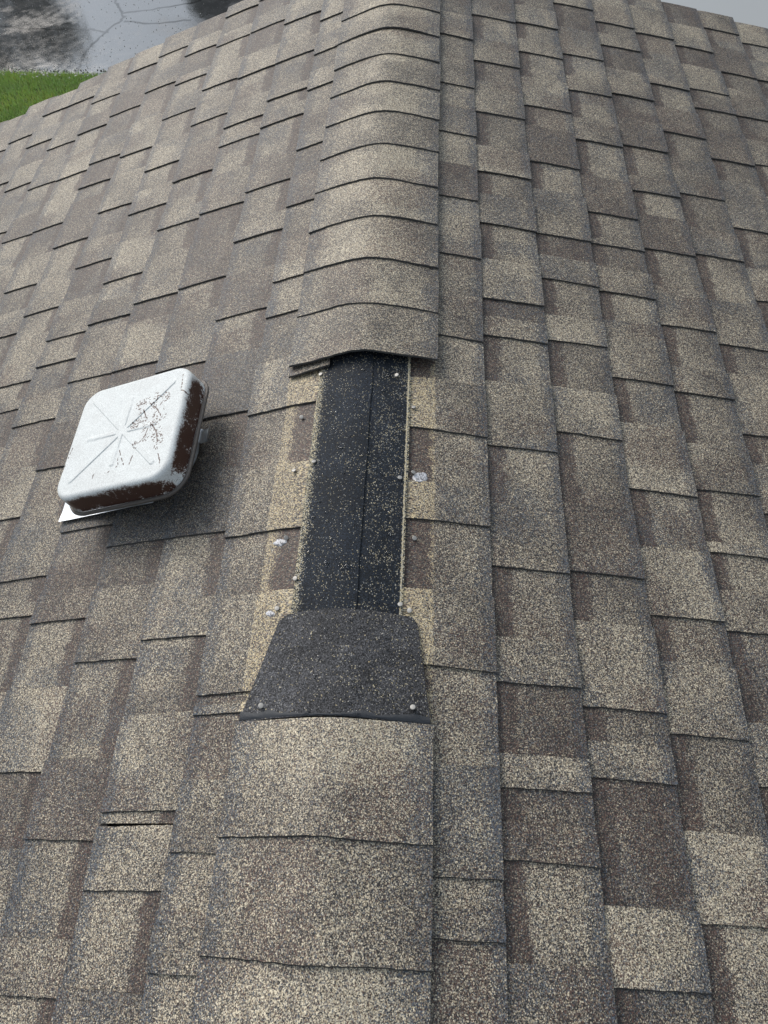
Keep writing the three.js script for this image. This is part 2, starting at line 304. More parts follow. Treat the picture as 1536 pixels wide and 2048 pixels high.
// point on the rounded ridge: x signed distance along the slopes, h height of the sheet at its edges
const ridgeP = (x, z, h) => [x * CA, -TA * (Math.sqrt(x * x * CA * CA + RB * RB) - 0.0035) + h / CA, z];
const UP = [0, 1, 0];
function capGeo(zNear, len, hNear, o = {}) {
  const NI = 36, NJ = o.NJ ?? 5, js = o.seed ?? 1, hw = o.hw ?? 0.157, off = o.off ?? 0;
  const slope = 0.0037 / 0.1415, x0 = o.x0 ?? -1, x1 = o.x1 ?? 1;
  const pos = (i, j) => {
    const f = j / NJ, c = x0 + (x1 - x0) * i / NI; let x = c * hw + (o.shift ?? 0), z = zNear - len * f + (o.skew ?? 0) * c * 0.006;
    if (j === 0) z += (ihash(i, js, 3) - 0.5) * 0.0016 + 0.004 * (vnoise(i / 6, js * 3.3, 9) - 0.5) + (o.ragged ? 0.012 * (vnoise(i / 3, js, 19) - 0.5) : 0);
    if (i === 0 || i === NI) x += (ihash(j, js, 4) - 0.5) * 0.002;
    const curl = (o.curl ?? 0) * Math.pow(1 - f, 3) * (1 - 0.55 * c * c) + (o.curlEdge ?? 0) * Math.pow(1 - f, 2) * sstep(0.6, 1, Math.abs(c));
    return ridgeP(x, z, hNear - slope * len * f + curl + 0.0018 * (vnoise(i / 9 + js * 7, zNear * 20 + f, 21) - 0.5));
  };
  const uv = (i, j) => { const c = x0 + (x1 - x0) * i / NI; return [(zNear - len * j / NJ) / (GW * TX) + off, 0.5 + 0.5 * c * 0.93]; };
  return slab(NI, NJ, pos, uv, UP, o.th ?? 0.0037, true, (i, j) => j === 0 ? 0.0014 : 0);
}
const capMats = [M.cap, M.edge];
const ridge = group('ridge_line', house); ridge.userData.label = 'row of overlapping ridge cap shingles along the roof peak';
{
  const r = mulberry(77);
  let z = -0.983, i = 0;
  while (z > RAKE + 0.02) {
    const len = Math.min(0.3, z - RAKE + 0.012);
    mesh('ridge_cap_shingle', capGeo(z, len, 0.0108, { seed: i + 3, off: r() * 9, skew: r() - 0.5, shift: (r() - 0.5) * 0.005, curl: i === 0 ? 0.006 : r() * 0.0015, curlEdge: i === 0 ? 0.002 : 0 }), capMats, ridge);
    z -= 0.1405 + (r() - 0.5) * 0.005; i++;
  }
  // torn remainder of the next cap, showing under the last whole one
  mesh('torn_cap_remnant', capGeo(-0.9715, 0.2, 0.0058, { seed: 55, off: 3.3, x0: -1.0, x1: -0.42, skew: -1.5, NJ: 4 }), capMats, ridge);
  // caps below the gap
  const zs = [-0.112, 0.031, 0.172, 0.313, 0.455, 0.596, 0.738, 0.88];
  zs.forEach((zn, n) => {
    const c = mesh('ridge_cap_shingle', capGeo(zn, n ? 0.29 : 0.16, 0.0095, { seed: 30 + n, off: r() * 9, skew: (r() - 0.5), curl: 0.001 }), capMats, ridge);
    if (n === 0) c.userData.label = 'last ridge cap below the gap, its dark headlap laid bare';
  });
  const back = []; for (let q = 1.02; q < BACK + 0.1; q += 0.1415) { const g = capGeo(Math.min(q, BACK), 0.28, 0.0095, { seed: 60 + back.length, off: q * 3.7, NJ: 1 }); g.clearGroups(); back.push(g); }
  mesh('ridge_cap_run', mergeGeometries(back), M.cap, ridge).userData.kind = 'stuff';
  // bare headlap of the topmost lower cap: tapered, dark, round shouldered
  const NI = 40, NJ = 16, hNear = 0.0095 - 0.0037 / 0.1415 * 0.16 - 0.0004;
  const hp = (i, j) => {
    const f = j / NJ, c = i / NI * 2 - 1, z = -0.2705 - 0.171 * f;
    const sh = f > 0.93 ? Math.sqrt(Math.max(0, 1 - Math.pow((f - 0.93) / 0.07, 2))) : 1;
    const w = c < 0 ? 0.153 - 0.05 * f - 0.012 * (1 - sh) : 0.153 - 0.026 * f - 0.007 * (1 - sh);
    return ridgeP(c * w, z - 0.004 * (1 - c * c), hNear - 0.005 * f + 0.0012 * (vnoise(i / 8, j / 4, 41) - 0.5));
  };
  mesh('cap_headlap', slab(NI, NJ, hp, (i, j) => { const q = hp(i, j); return [q[0] / 0.384, q[2] / 0.384]; }, UP, 0.0036, true), [M.headlap, M.edge], ridge);
  // strip of black sealant along the foot of the headlap
  const sp = (i, j) => { const c = i / 60 * 2 - 1, w = 0.006 + 0.0045 * c * c + 0.007 * (vnoise(i / 5, 3, 47) - 0.5) + 0.002 * (ihash(i, 4, 8) - 0.5), f = j / 4; const q = ridgeP(c * 0.1515, -0.2735 - 0.004 * (1 - c * c) * 0.4 - w * f + 0.0016 * (ihash(i, 3, 8) - 0.5) * (j === 0), hNear + 0.0004 + 0.0008 * Math.sin(Math.PI * f)); return q; };
  mesh('sealant_strip', slab(60, 4, sp, (i, j) => [i / 60, j / 4], UP, 0.0014), new THREE.MeshPhysicalMaterial({ color: new THREE.Color().setRGB(0.022, 0.026, 0.033), roughness: 0.38, bumpMap: bumpTex(512, 512), bumpScale: 0.0003 }), ridge);
  // bare black ridge felt in the gap, two sheets lapping along a seam
  const fuv = (x, z) => [(z + 1.05) / 0.768, (x + 0.12) / 0.24];
  const felt = (x0, x1, z0, z1, h, seed, N = 20) => slab(N, 30, (i, j) => { let x = x0 + (x1 - x0) * i / N; const z = z0 + (z1 - z0) * j / 30; if (i === 0 || i === N) x += 0.0022 * (vnoise(j / 2.3, seed, 61) - 0.5); return ridgeP(x, z, h + 0.0016 * (vnoise(x * 40, z * 14, 63) - 0.5)); }, (i, j) => fuv(x0 + (x1 - x0) * i / N, z0 + (z1 - z0) * j / 30), UP, 0.0022);
  mesh('ridge_felt', felt(0.018, 0.1035, -1.06, -0.43, -0.0052, 2), [M.felt, M.edge], ridge);
  mesh('ridge_felt', felt(-0.0875, 0.0265, -1.06, -0.43, -0.0026, 1), [M.felt, M.edge], ridge);
}

// ------------------------------------------------------------------ roof vent
const VZ = -0.825, VS = 0.449;
const vp = (p, q, h) => { const s = VS + q, z = VZ + p; return [-(s * CA + h * SA), -s * SA + h * CA, z]; };   // p towards the camera, q down the slope, h off the slope
{
  const vent = group('roof_vent');
  tag(vent, 'square brown metal roof vent filmed with white moisture, star ribs pressed in its hood', 'roof vent');
  const W = 1024, EXT = 0.44, px = new Uint8Array(W * W * 4), rg = new Uint8Array(W * W * 4);
  const LINES = [[[-0.051, -0.044], [-0.032, -0.053], [-0.016, -0.067], [0.011, -0.089], [0.045, -0.102]], [[-0.08, -0.068], [-0.07, -0.091], [-0.054, -0.082]], [[-0.068, -0.031], [-0.071, -0.049], [-0.045, -0.077], [-0.024, -0.092]], [[-0.019, -0.032], [-0.024, -0.049]], [[0.032, -0.051], [0.02, -0.063], [-0.005, -0.067]], [[0.037, -0.009], [0.054, -0.018], [0.075, -0.03]], [[0.055, -0.009], [0.074, -0.017], [0.083, -0.002], [0.085, 0.011]], [[0.059, -0.046], [0.078, -0.044]], [[0.068, -0.108], [0.085, -0.116], [0.1, -0.119]], [[0.076, 0.041], [0.091, 0.039]], [[0.001, 0.12], [0.024, 0.123]], [[0.037, 0.124], [0.052, 0.127], [0.077, 0.129]], [[-0.12, -0.121], [-0.096, -0.124], [-0.08, -0.124], [-0.07, -0.14]]]
    .map((l) => l.map(([p, q]) => [p * 1.05 + 0.011, q * 1.05 + 0.003]));
  const dl = (x, y, a, b) => { const dx = b[0] - a[0], dy = b[1] - a[1], t = Math.min(1, Math.max(0, ((x - a[0]) * dx + (y - a[1]) * dy) / (dx * dx + dy * dy))); return Math.hypot(x - a[0] - t * dx, y - a[1] - t * dy); };
  for (let y = 0; y < W; y++) for (let x = 0; x < W; x++) {
    const p = (x / W - 0.5) * EXT, q = (y / W - 0.5) * EXT, o = (y * W + x) * 4;
    const e = Math.max(Math.abs(p), Math.abs(q)), drop = e - 0.134;                       // distance down the folded side
    let bare = 0;
    if (drop > 0) {
      const n = fbm(p * 26, q * 26, 201), m = vnoise(p * 420, q * 420, 203), along = Math.abs(p) > Math.abs(q) ? q : p;
      const cover = (p > Math.abs(q) ? 1.2 : q < 0 && Math.abs(q) > Math.abs(p) ? 1.0 : 0.8) + 1.1 * (n - 0.5) + 0.7 * (m - 0.5) + 0.5 * (vnoise(p * 120, q * 120, 221) - 0.5) - 0.5 * sstep(0.1, 0.135, Math.abs(along)) - 0.45 * sstep(0.03, 0.05, drop) * vnoise(p * 45, q * 45, 223);
      bare = sstep(0.2, 0.8, cover * sstep(-0.004, 0.028, drop - 0.014 * (n - 0.4)));
    }
    for (let k = 0; k < LINES.length; k++) for (let i = 0; i < LINES[k].length - 1; i++) {
      const d = dl(p, q, LINES[k][i], LINES[k][i + 1]) + 0.0016 * (vnoise(p * 300, q * 300, 207) - 0.5);
      if (d < 0.0012 && vnoise(p * 190, q * 190, 209 + k) > 0.36) bare = Math.max(bare, 0.85);
      if (k < 5 && d < 0.013 && ihash(Math.floor(p * 420), Math.floor(q * 420), 211) > 0.72 && vnoise(p * 90, q * 90, 213) > 0.42) bare = Math.max(bare, 0.8);
    }
    const gn = 0.83 + 0.16 * ihash(x, y, 231) + 0.2 * (0.85 * vnoise(p * 900, q * 900, 215) + 0.15 * vnoise(p * 60, q * 60, 217)), fine = ihash(x, y, 219);
    const brown = [66 * (0.85 + 0.3 * fine), 42 * (0.85 + 0.3 * fine), 34 * (0.85 + 0.3 * fine)], film = [218 * gn, 222 * gn, 221 * gn];
    const thin = 0.015 * vnoise(p * 22, q * 22, 225) + 0.1 * (fine < 0.1 + 0.2 * sstep(0.5, 0.8, vnoise(p * 35, q * 35, 227)));
    const mixb = bare > 0.02 ? (fine < bare ? Math.min(1, bare + 0.25) : bare * 0.35) : 0;
    for (let c = 0; c < 3; c++) px[o + c] = Math.min(255, film[c] * (1 - thin) * (1 - mixb) + brown[c] * 1.5 * thin * (1 - mixb) + brown[c] * mixb);
    px[o + 3] = 255; rg[o] = rg[o + 2] = 0; rg[o + 1] = 255 * (0.62 - 0.3 * mixb); rg[o + 3] = 255;
  }
  M.hood = new THREE.MeshPhysicalMaterial({ map: dataTex(px, W, W, true, false), roughnessMap: dataTex(rg, W, W, false, false), roughness: 1, specularIntensity: 0.8 });
  const metal = new THREE.MeshPhysicalMaterial({ color: new THREE.Color().setRGB(0.78, 0.8, 0.82), metalness: 0.85, roughness: 0.32, bumpMap: bumpTex(512, 512), bumpScale: 0.0004 });
  // outline of a rounded square, half width w, corner radius c
  const outline = (w, c, N) => { const l = []; for (let k = 0; k < 4; k++) { const sx = [1, -1, -1, 1][k], sy = [1, 1, -1, -1][k], n = N >> 1, at = (a) => [sx * (w - c) + c * Math.cos(a), sy * (w - c) + c * Math.sin(a)], a1 = (k + 1) * Math.PI / 2, e0 = at(a1), e1 = k === 0 ? [-(w - c), e0[1]] : k === 1 ? [e0[0], -(w - c)] : k === 2 ? [w - c, e0[1]] : [e0[0], w - c];
    for (let i = 0; i < n; i++) l.push(at(k * Math.PI / 2 + i / (n - 1) * Math.PI / 2));
    for (let i = 1; i <= N - n; i++) { const f = i / (N - n + 1); l.push([e0[0] + (e1[0] - e0[0]) * f, e0[1] + (e1[1] - e0[1]) * f]); } } return l; };
  const RIBS = [[[-0.105, 0.105], [0.1, -0.1], 0.0062], [[-0.1, -0.103], [0.1, 0.105], 0.0062], [[-0.085, 0], [0.082, 0.004], 0.0055], [[0, 0.088], [0.002, -0.08], 0.0055]];
  const rib = (p, q) => { let h = 0; for (const [a, b, w] of RIBS) { const d = dl(p, q, a, b); h = Math.max(h, 1 - sstep(w * 0.78, w, d)); } return 0.0016 * h; };
  const N = 90, rings = [];
  // rings outward from the middle: [half width, corner radius, height, folded distance]
  const HT = 0.108, HR = 0.058, KS = 0.957;
  for (let i = 1; i <= 88; i++) rings.push([0.132 * i / 88, 0.034 * i / 88, HT, 0]);
  for (let i = 1; i <= 7; i++) { const a = i / 7 * Math.PI / 2 * 0.93; rings.push([0.132 + 0.011 * Math.sin(a), 0.034 + 0.011 * Math.sin(a), HT - 0.011 * (1 - Math.cos(a)), 0.016 * i / 7]); }
  rings.push([0.144, 0.046, HR + 0.022, 0.035], [0.145, 0.047, HR + 0.005, 0.052], [0.1455, 0.048, HR + 0.0035, 0.0545]);
  const pos = [], uv = [], idx = [], L = 4 * N;
  pos.push(...vp(0, 0, HT + rib(0, 0))); uv.push(0.5, 0.5);
  for (const [w, c, h, f] of rings) outline(w, c, N).forEach(([p, q]) => {
    const k = w > 0.132 ? 0.132 / w : 1, fl = 1 + f / 0.134; pos.push(...vp(p * KS, q * KS, h + (f ? 0 : rib(p, q)))); uv.push(0.5 + p * k * fl / EXT, 0.5 + q * k * fl / EXT);
  });
  for (let i = 0; i < L; i++) idx.push(0, 1 + (i + 1) % L, 1 + i);
  for (let r = 0; r < rings.length - 1; r++) for (let i = 0; i < L; i++) { const a = 1 + r * L + i, b = 1 + r * L + (i + 1) % L; idx.push(a, b, a + L, b, b + L, a + L); }
  const g = new THREE.BufferGeometry(); g.setAttribute('position', new THREE.Float32BufferAttribute(pos, 3)); g.setAttribute('uv', new THREE.Float32BufferAttribute(uv, 2)); g.setIndex(idx); g.computeVertexNormals();
  mesh('hood', g, M.hood, vent);
  // rolled rim under the hood
  const ring = outline(0.142, 0.049, N).map(([p, q]) => new THREE.Vector3(...vp(p, q, HR)));
  const rim = new THREE.TubeGeometry(new THREE.CatmullRomCurve3(ring.filter((v, i) => !i || v.distanceTo(ring[i - 1]) > 1e-4), true, 'catmullrom', 0.1), 200, 0.0042, 8, true);
  mesh('rim', rim, new THREE.MeshPhysicalMaterial({ color: new THREE.Color().setRGB(0.13, 0.115, 0.105), metalness: 0.4, roughness: 0.35, bumpMap: bumpTex(512, 512), bumpScale: 0.0006 }), vent);
  // dark mouth below the hood: throat collar and its screen
  const col = new THREE.CylinderGeometry(0.098, 0.102, 0.09, 48, 1, false), place = new THREE.Matrix4().makeBasis(new THREE.Vector3(0, 0, 1), new THREE.Vector3(-SA, CA, 0), new THREE.Vector3(-CA, -SA, 0)).setPosition(...vp(0, 0, 0.046));
  col.applyMatrix4(place); mesh('throat', col, metal, vent);
  // flange lying on the shingles, and bent sheet legs that carry the hood
  const sheet = (pts, w, name) => { const NJ = pts.length - 1; mesh(name, slab(6, NJ, (i, j) => { const [p, q, h, d] = pts[j], e = (i / 6 - 0.5) * w; return d ? vp(p + e, q, h) : vp(p, q + e, h); }, (i, j) => [i / 6 * w * 3, j / NJ * 0.2], [-SA, CA, 0], 0.0009, true), metal, vent); };
  {
    const fg = slab(24, 24, (i, j) => vp(-0.07 + 0.178 * i / 24, -0.02 + 0.245 * j / 24, 0.0065 + 0.0022 * (vnoise(i / 4, j / 4, 301) - 0.5)), (i, j) => [i / 24 * 0.6, j / 24], [-SA, CA, 0], 0.001, true); mesh('flange', fg, metal, vent);
  }
  sheet([[-0.03, -0.09, 0.06, 1], [-0.03, -0.095, 0.042, 1], [-0.03, -0.103, 0.018, 1], [-0.03, -0.11, 0.0085, 1], [-0.03, -0.126, 0.0095, 1], [-0.03, -0.132, 0.02, 1]], 0.034, 'support_leg');
  sheet([[0.1, -0.015, 0.06, 0], [0.098, -0.015, 0.04, 0], [0.094, -0.015, 0.009, 0], [0.104, -0.015, 0.0085, 0]], 0.022, 'support_leg');
  sheet([[-0.02, 0.12, 0.06, 1], [-0.02, 0.122, 0.04, 1], [-0.02, 0.126, 0.0085, 1]], 0.034, 'support_leg');
}

// ------------------------------------------------------------------ nails, sealant smears
const nailMat = new THREE.MeshPhysicalMaterial({ color: new THREE.Color().setRGB(0.34, 0.33, 0.31), metalness: 0.5, roughness: 0.5 });
const headPts = [[0, 0.001], [0.0034, 0.0009], [0.0041, 0.0006], [0.0043, 0.0002], [0.0041, -0.0003], [0.0017, -0.0006], [0.0015, -0.012], [0, -0.014]].map(([x, y]) => new THREE.Vector2(x, y));
const nailGeo = new THREE.LatheGeometry(headPts, 18);
function surf(x, z, where) {      // point and lift on the shingles, the felt or the headlap
  if (where === 'felt') return ridgeP(x, z, x > 0.02 ? -0.0045 : -0.0018);
  if (where === 'lap') return ridgeP(x, z, 0.0058);
  const side = Math.sign(x), s = Math.abs(x), ev = courses(side, 0); let i = 0; while (ev[i + 1].z < z) i++;
  return P(side, s, z, hTab((s - S0[side]) / EX) + (ev[i].t === 'E' ? -0.0042 : 0) + 0.0006);
}
function nail(x, z, where, up, label, grp, tilt = 0.2) {
  const n = new THREE.Mesh(nailGeo, nailMat); n.name = numbered('roofing_nail'); n.castShadow = n.receiveShadow = true;
  const q = surf(x, z, where); n.position.set(q[0], q[1] + up, q[2]);
  n.rotation.set((rnd() - 0.5) * tilt, rnd() * 6, -Math.sign(x) * A * 0.8 + (rnd() - 0.5) * tilt); scene.add(n); tag(n, label, 'nail', grp);
}
const NL = 'bright nail head standing in the bare tan strip beside the black ridge felt', NG = 'nails in the tan strips';
for (const [x, z, u] of [[-0.119, -0.856, 0.004], [-0.118, -0.729, 0.0035], [0.114, -0.873, 0.003], [0.123, -0.589, 0.003], [0.117, -0.453, 0.004]]) nail(x, z, 'shingle', u, NL, NG);
for (const [x, z, u] of [[-0.118, -0.59, 0.003], [-0.115, -0.455, 0.003], [0.118, -0.724, 0.005]]) nail(x, z, 'shingle', u, 'nail head with a pale sealant smear right beside it', 'nails with smears', 0.4);
for (const [x, z] of [[-0.084, -0.953], [-0.076, -0.74], [-0.0855, -0.505], [0.075, -0.945], [0.09, -0.706], [0.099, -0.462]]) nail(x, z, 'felt', 0.0022, 'white nail head driven through the edge of the black ridge felt', 'nails in the felt', 0.1);
for (const [x, z] of [[-0.115, -0.292], [0.125, -0.295]]) nail(x, z, 'lap', 0.004, 'nail head in a corner of the dark cap headlap above the sealant strip', 'nails in the headlap', 0.5);
{
  const W = 128, px = new Uint8Array(W * W * 4);
  for (let y = 0; y < W; y++) for (let x = 0; x < W; x++) { const o = (y * W + x) * 4, v = 100 + 115 * sstep(0.25, 0.7, 0.55 * fbm(x / 7, y / 11, 401) + 0.45 * vnoise(x / 2.5, y / 2.5, 403)); px[o] = px[o + 1] = Math.min(245, v); px[o + 2] = Math.min(248, v * 1.02); px[o + 3] = 255; }
  const m = new THREE.MeshPhysicalMaterial({ map: dataTex(px, W, W), roughness: 0.4 });
  const smear = (x, z, rx, rz, ang, label) => {
    const N = 22, pts = []; for (let i = 0; i < N; i++) { const a = i / N * 2 * Math.PI, r = 0.72 + 0.5 * vnoise(i / 2.5, x * 90 + z * 40, 405); pts.push([Math.cos(a) * rx * r, Math.sin(a) * rz * r]); }
    const pos = [], uv = [], idx = [], put = (u, v, h) => { const X = u * Math.cos(ang) - v * Math.sin(ang), Z = u * Math.sin(ang) + v * Math.cos(ang), q = surf(x + X, z + Z, 'shingle'); pos.push(q[0], q[1] + h, q[2]); uv.push(0.5 + u * 18, 0.5 + v * 18); };
    for (const [f, h] of [[0, 0.0008], [0.5, 0.0008], [0.85, 0.0006], [1, -0.0006]]) for (let i = 0; i < N; i++) put(pts[i][0] * f, pts[i][1] * f, h + (f < 1 ? 0.0004 * vnoise(i, f * 7, 407) : 0));
    for (let r = 0; r < 3; r++) for (let i = 0; i < N; i++) { const a = r * N + i, b = r * N + (i + 1) % N; idx.push(a, b, a + N, b, b + N, a + N); }
    const g = new THREE.BufferGeometry(); g.setAttribute('position', new THREE.Float32BufferAttribute(pos, 3)); g.setAttribute('uv', new THREE.Float32BufferAttribute(uv, 2)); g.setIndex(idx); g.computeVertexNormals();
    tag(mesh(numbered('sealant_smear'), g, m, scene), label, 'sealant');
  };
  smear(0.13, -0.716, 0.013, 0.014, 0.4, 'large pale grey sealant patch by a nail on the slope without a vent');
  smear(-0.13, -0.584, 0.013, 0.007, 0.15, 'pale smeared sealant streak beside a nail on the vent slope, on brown granules');
  smear(-0.127, -0.448, 0.009, 0.0055, 0.3, 'small white sealant dab by the nail next to the cap headlap');
}
// water beads on the headlap and the felt
{
  const r = mulberry(606), N = 190, g = new THREE.SphereGeometry(1, 14, 8, 0, Math.PI * 2, 0, Math.PI / 2);
  const im = new THREE.InstancedMesh(g, new THREE.MeshPhysicalMaterial({ color: 0xffffff, transmission: 1, thickness: 0.002, ior: 1.33, roughness: 0.02 }), N);
  im.name = 'water_beads'; tag(im, 'clear water beads standing on the black felt and headlap', 'water', null, 'stuff');
  const m = new THREE.Matrix4(), e = new THREE.Euler();
  for (let i = 0; i < N; i++) {
    const lap = i < 90, rad = 0.0012 + 0.0034 * Math.pow(r(), 2.4), seal = i < 18;
    const x = lap ? (r() - 0.5) * 0.2 : -0.07 + 0.15 * r(), z = seal ? -0.279 - 0.004 * r() : lap ? -0.29 - 0.14 * r() : -0.45 - 0.5 * r();
    const q = seal ? ridgeP((r() - 0.5) * 0.09, z, 0.0085) : surf(x, z, lap ? 'lap' : 'felt'); e.set(0, r() * 6, -x * 1.9);
    m.makeRotationFromEuler(e).scale(new THREE.Vector3(rad, rad * 0.38, rad * (0.8 + 0.4 * r()))).setPosition(q[0], q[1] - (lap && !seal ? 0.0007 + 0.003 * Math.max(0, -z - 0.29) / 0.15 : 0), q[2]); im.setMatrixAt(i, m);
  }
  im.castShadow = true; scene.add(im);
}

// ------------------------------------------------------------------ rest of the house: fascia, drip edge, walls
{
  const white = new THREE.MeshStandardMaterial({ color: new THREE.Color().setRGB(0.5, 0.49, 0.46), roughness: 0.6 });
  for (const side of [-1, 1]) {
    const g = slab(1, 1, (i, j) => [side * EAVE * CA * i * 0.998, -EAVE * SA * i - 0.045, RAKE + 0.012 + 0.02 * j], (i, j) => [i, j], [0, 1, 0], 0.16, true); g.clearGroups(); mesh('rake_board', g, white, house);
  }
  const sh = new THREE.Shape(), hwid = EAVE * CA - 0.4, eh = -TA * hwid - 0.08; sh.moveTo(-hwid, GROUND); sh.lineTo(hwid, GROUND); sh.lineTo(hwid, eh); sh.lineTo(0, -0.08); sh.lineTo(-hwid, eh); sh.closePath();
  const wg = new THREE.ExtrudeGeometry(sh, { depth: BACK - RAKE - 0.6, bevelEnabled: false }); wg.translate(0, 0, RAKE + 0.3);
  mesh('wall', wg, new THREE.MeshStandardMaterial({ color: new THREE.Color().setRGB(0.42, 0.4, 0.35), roughness: 0.8 }), house);
}

// ------------------------------------------------------------------ ground
const gx = new THREE.Vector3();
function onGround(px, py) { // photograph pixel (1536 x 2048) to the ground plane
  gx.set(px / 768 - 1, 1 - py / 1024, 0.5).unproject(camera).sub(camera.position); const t = (GROUND - camera.position.y) / gx.y; return [camera.position.x + gx.x * t, camera.position.z + gx.z * t];
}
function flat(name, pts, y, mat, uvScale = 1) {
  const sh = new THREE.Shape(pts.map(([x, z]) => new THREE.Vector2(x, -z))), g = new THREE.ShapeGeometry(sh); g.rotateX(-Math.PI / 2); g.translate(0, y, 0);
  const p = g.attributes.position, u = g.attributes.uv; for (let i = 0; i < p.count; i++) u.setXY(i, p.getX(i) * uvScale, p.getZ(i) * uvScale);
  return tag(mesh(name, g, mat, scene), null, null, null, 'structure');
}
const lawnMat = new THREE.MeshStandardMaterial({ color: new THREE.Color().setRGB(0.06, 0.085, 0.025), roughness: 1 });
tag(flat('lawn', [[-90, -90], [90, -90], [90, 60], [-90, 60]], GROUND, lawnMat), 'green lawn around the house', 'lawn', null, 'structure');
{
  const W = 2048, S = 12, ox = -9, oz = -18, px = new Uint8Array(W * W * 4), rg = new Uint8Array(W * W * 4), bp = new Uint8Array(W * W * 4), sp = new Uint8Array(W * W * 4);
  const CR = [[[225, -20], [232, 8], [245, 28], [250, 38], [215, 65], [185, 90], [168, 112], [155, 150]], [[250, 28], [300, 22], [340, 18], [400, 5]], [[250, 45], [300, 50], [350, 48], [380, 42]], [[215, 68], [180, 62], [150, 62], [60, 60], [0, 55]]].map((l) => l.map(([x, y]) => onGround(x, y)));
  const near = (x, z) => { let b = 9; for (const l of CR) for (let i = 0; i < l.length - 1; i++) { const [ax, az] = l[i], dx = l[i + 1][0] - ax, dz = l[i + 1][1] - az, t = Math.min(1, Math.max(0, ((x - ax) * dx + (z - az) * dz) / (dx * dx + dz * dz))); b = Math.min(b, Math.hypot(x - ax - t * dx, z - az - t * dz)); } return b; };
  for (let y = 0; y < W; y++) for (let x = 0; x < W; x++) {
    const X = ox + x / W * S, Z = oz + y / W * S, o = (y * W + x) * 4;
    const wet = fbm(X * 0.9 + 3, Z * 0.9, 501), fine = ihash(x, y, 503), n = vnoise(X * 14, Z * 14, 505);
    const c = X < -2 && Z < -9 ? near(X + 0.05 * (n - 0.5), Z + 0.05 * (vnoise(X * 9, Z * 9, 507) - 0.5)) : 9, crack = (1 - sstep(0.008, 0.034, c)) * (0.45 + 0.55 * vnoise(X * 3, Z * 3, 513));
    let v = 62 + 22 * (fine - 0.5) + 24 * (wet - 0.5); v *= 1 - 0.3 * crack; const pale = fine > 0.9965 ? 95 : 0;
    px[o] = v * 0.98 + pale; px[o + 1] = v * 1.0 + pale; px[o + 2] = v * 1.03 + pale; px[o + 3] = 255;
    const rough = 0.06 + 0.08 * sstep(0.5, 0.66, wet + 0.1 * (n - 0.5)) + 0.05 * n; rg[o] = rg[o + 2] = 0; rg[o + 1] = 255 * Math.min(1, rough); rg[o + 3] = 255;
    const dry = sstep(0.5, 0.66, wet + 0.1 * (n - 0.5)); sp[o] = sp[o + 1] = sp[o + 2] = sp[o + 3] = 255 * Math.max(0.06, (1 - 0.35 * dry) * (1 - 0.94 * crack));
    const h = 128 + 70 * (vnoise(X * 30, Z * 30, 509) - 0.5) * (0.2 + 0.4 * sstep(0.45, 0.7, wet)) + 14 * (fine - 0.5) ; bp[o] = bp[o + 1] = bp[o + 2] = Math.max(0, h); bp[o + 3] = 255;
  }
  const tx = (p, s) => { const t = dataTex(p, W, W, s); t.repeat.set(1 / S, 1 / S); t.offset.set(-ox / S, -oz / S); return t; };
  const asphalt = new THREE.MeshPhysicalMaterial({ map: tx(px, true), roughnessMap: tx(rg, false), bumpMap: tx(bp, false), bumpScale: 0.0012, roughness: 1, ior: 2.3, specularIntensity: 1, specularIntensityMap: tx(sp, false) });
  const bl = onGround(0, 148), br = onGround(160, 153);
  const edge = []; for (let i = 0; i <= 40; i++) { const t = -3 + 6.6 * i / 40; edge.push([bl[0] + (br[0] - bl[0]) * t, bl[1] + (br[1] - bl[1]) * t + 0.12 * (vnoise(i * 1.7, 3, 511) - 0.5)]); }
  tag(flat('driveway', [...edge, [1.2, -8.3], [2.4, -8.3], [2.4, -34], [-20, -34]], GROUND + 0.02, asphalt), 'wet cracked asphalt driveway mirroring the sky', 'driveway', null, 'structure');
  const conc = new THREE.MeshPhysicalMaterial({ color: new THREE.Color().setRGB(0.34, 0.35, 0.35), roughness: 0.34, ior: 1.6, clearcoat: 0.6, clearcoatRoughness: 0.3, bumpMap: tx(bp, false), bumpScale: 0.002 });
  tag(flat('pavement', [[2.4, -6], [16, -6], [16, -34], [2.4, -34]], GROUND + 0.024, conc), 'pale wet pavement past the far end of the roof', 'pavement', null, 'structure');
  // blades of grass along the drive
  const r = mulberry(707), N = 52000, blade = new THREE.BufferGeometry();
  blade.setAttribute('position', new THREE.Float32BufferAttribute([-0.004, 0, 0, 0.004, 0, 0, 0.003, 0.5, 0.1, -0.003, 0.5, 0.1, 0, 1, 0.42], 3)); blade.setIndex([0, 1, 2, 0, 2, 3, 3, 2, 4]); blade.computeVertexNormals();
  const im = new THREE.InstancedMesh(blade, new THREE.MeshPhysicalMaterial({ color: 0xffffff, roughness: 0.7, transmission: 0.3, thickness: 0 }), N); im.name = 'grass'; tag(im, 'short bright green grass at the edge of the driveway', 'grass', null, 'stuff');
  const m = new THREE.Matrix4(), e = new THREE.Euler(), col = new THREE.Color();
  for (let i = 0; i < N; i++) {
    const t = -1.3 + 3.4 * r(), d = 3.1 * Math.pow(r(), 1.3), x = bl[0] + (br[0] - bl[0]) * t + 0.2 * d * (r() - 0.5), z = bl[1] + (br[1] - bl[1]) * t + d + 0.05 * (r() - 0.2);
    const h = 0.035 + 0.05 * r(), cl = vnoise(x * 3, z * 3, 701); e.set((r() - 0.5) * 0.9, r() * 6.3, (r() - 0.5) * 0.9);
    m.makeRotationFromEuler(e).scale(new THREE.Vector3(1.3, h, h)).setPosition(x, GROUND, z); im.setMatrixAt(i, m);
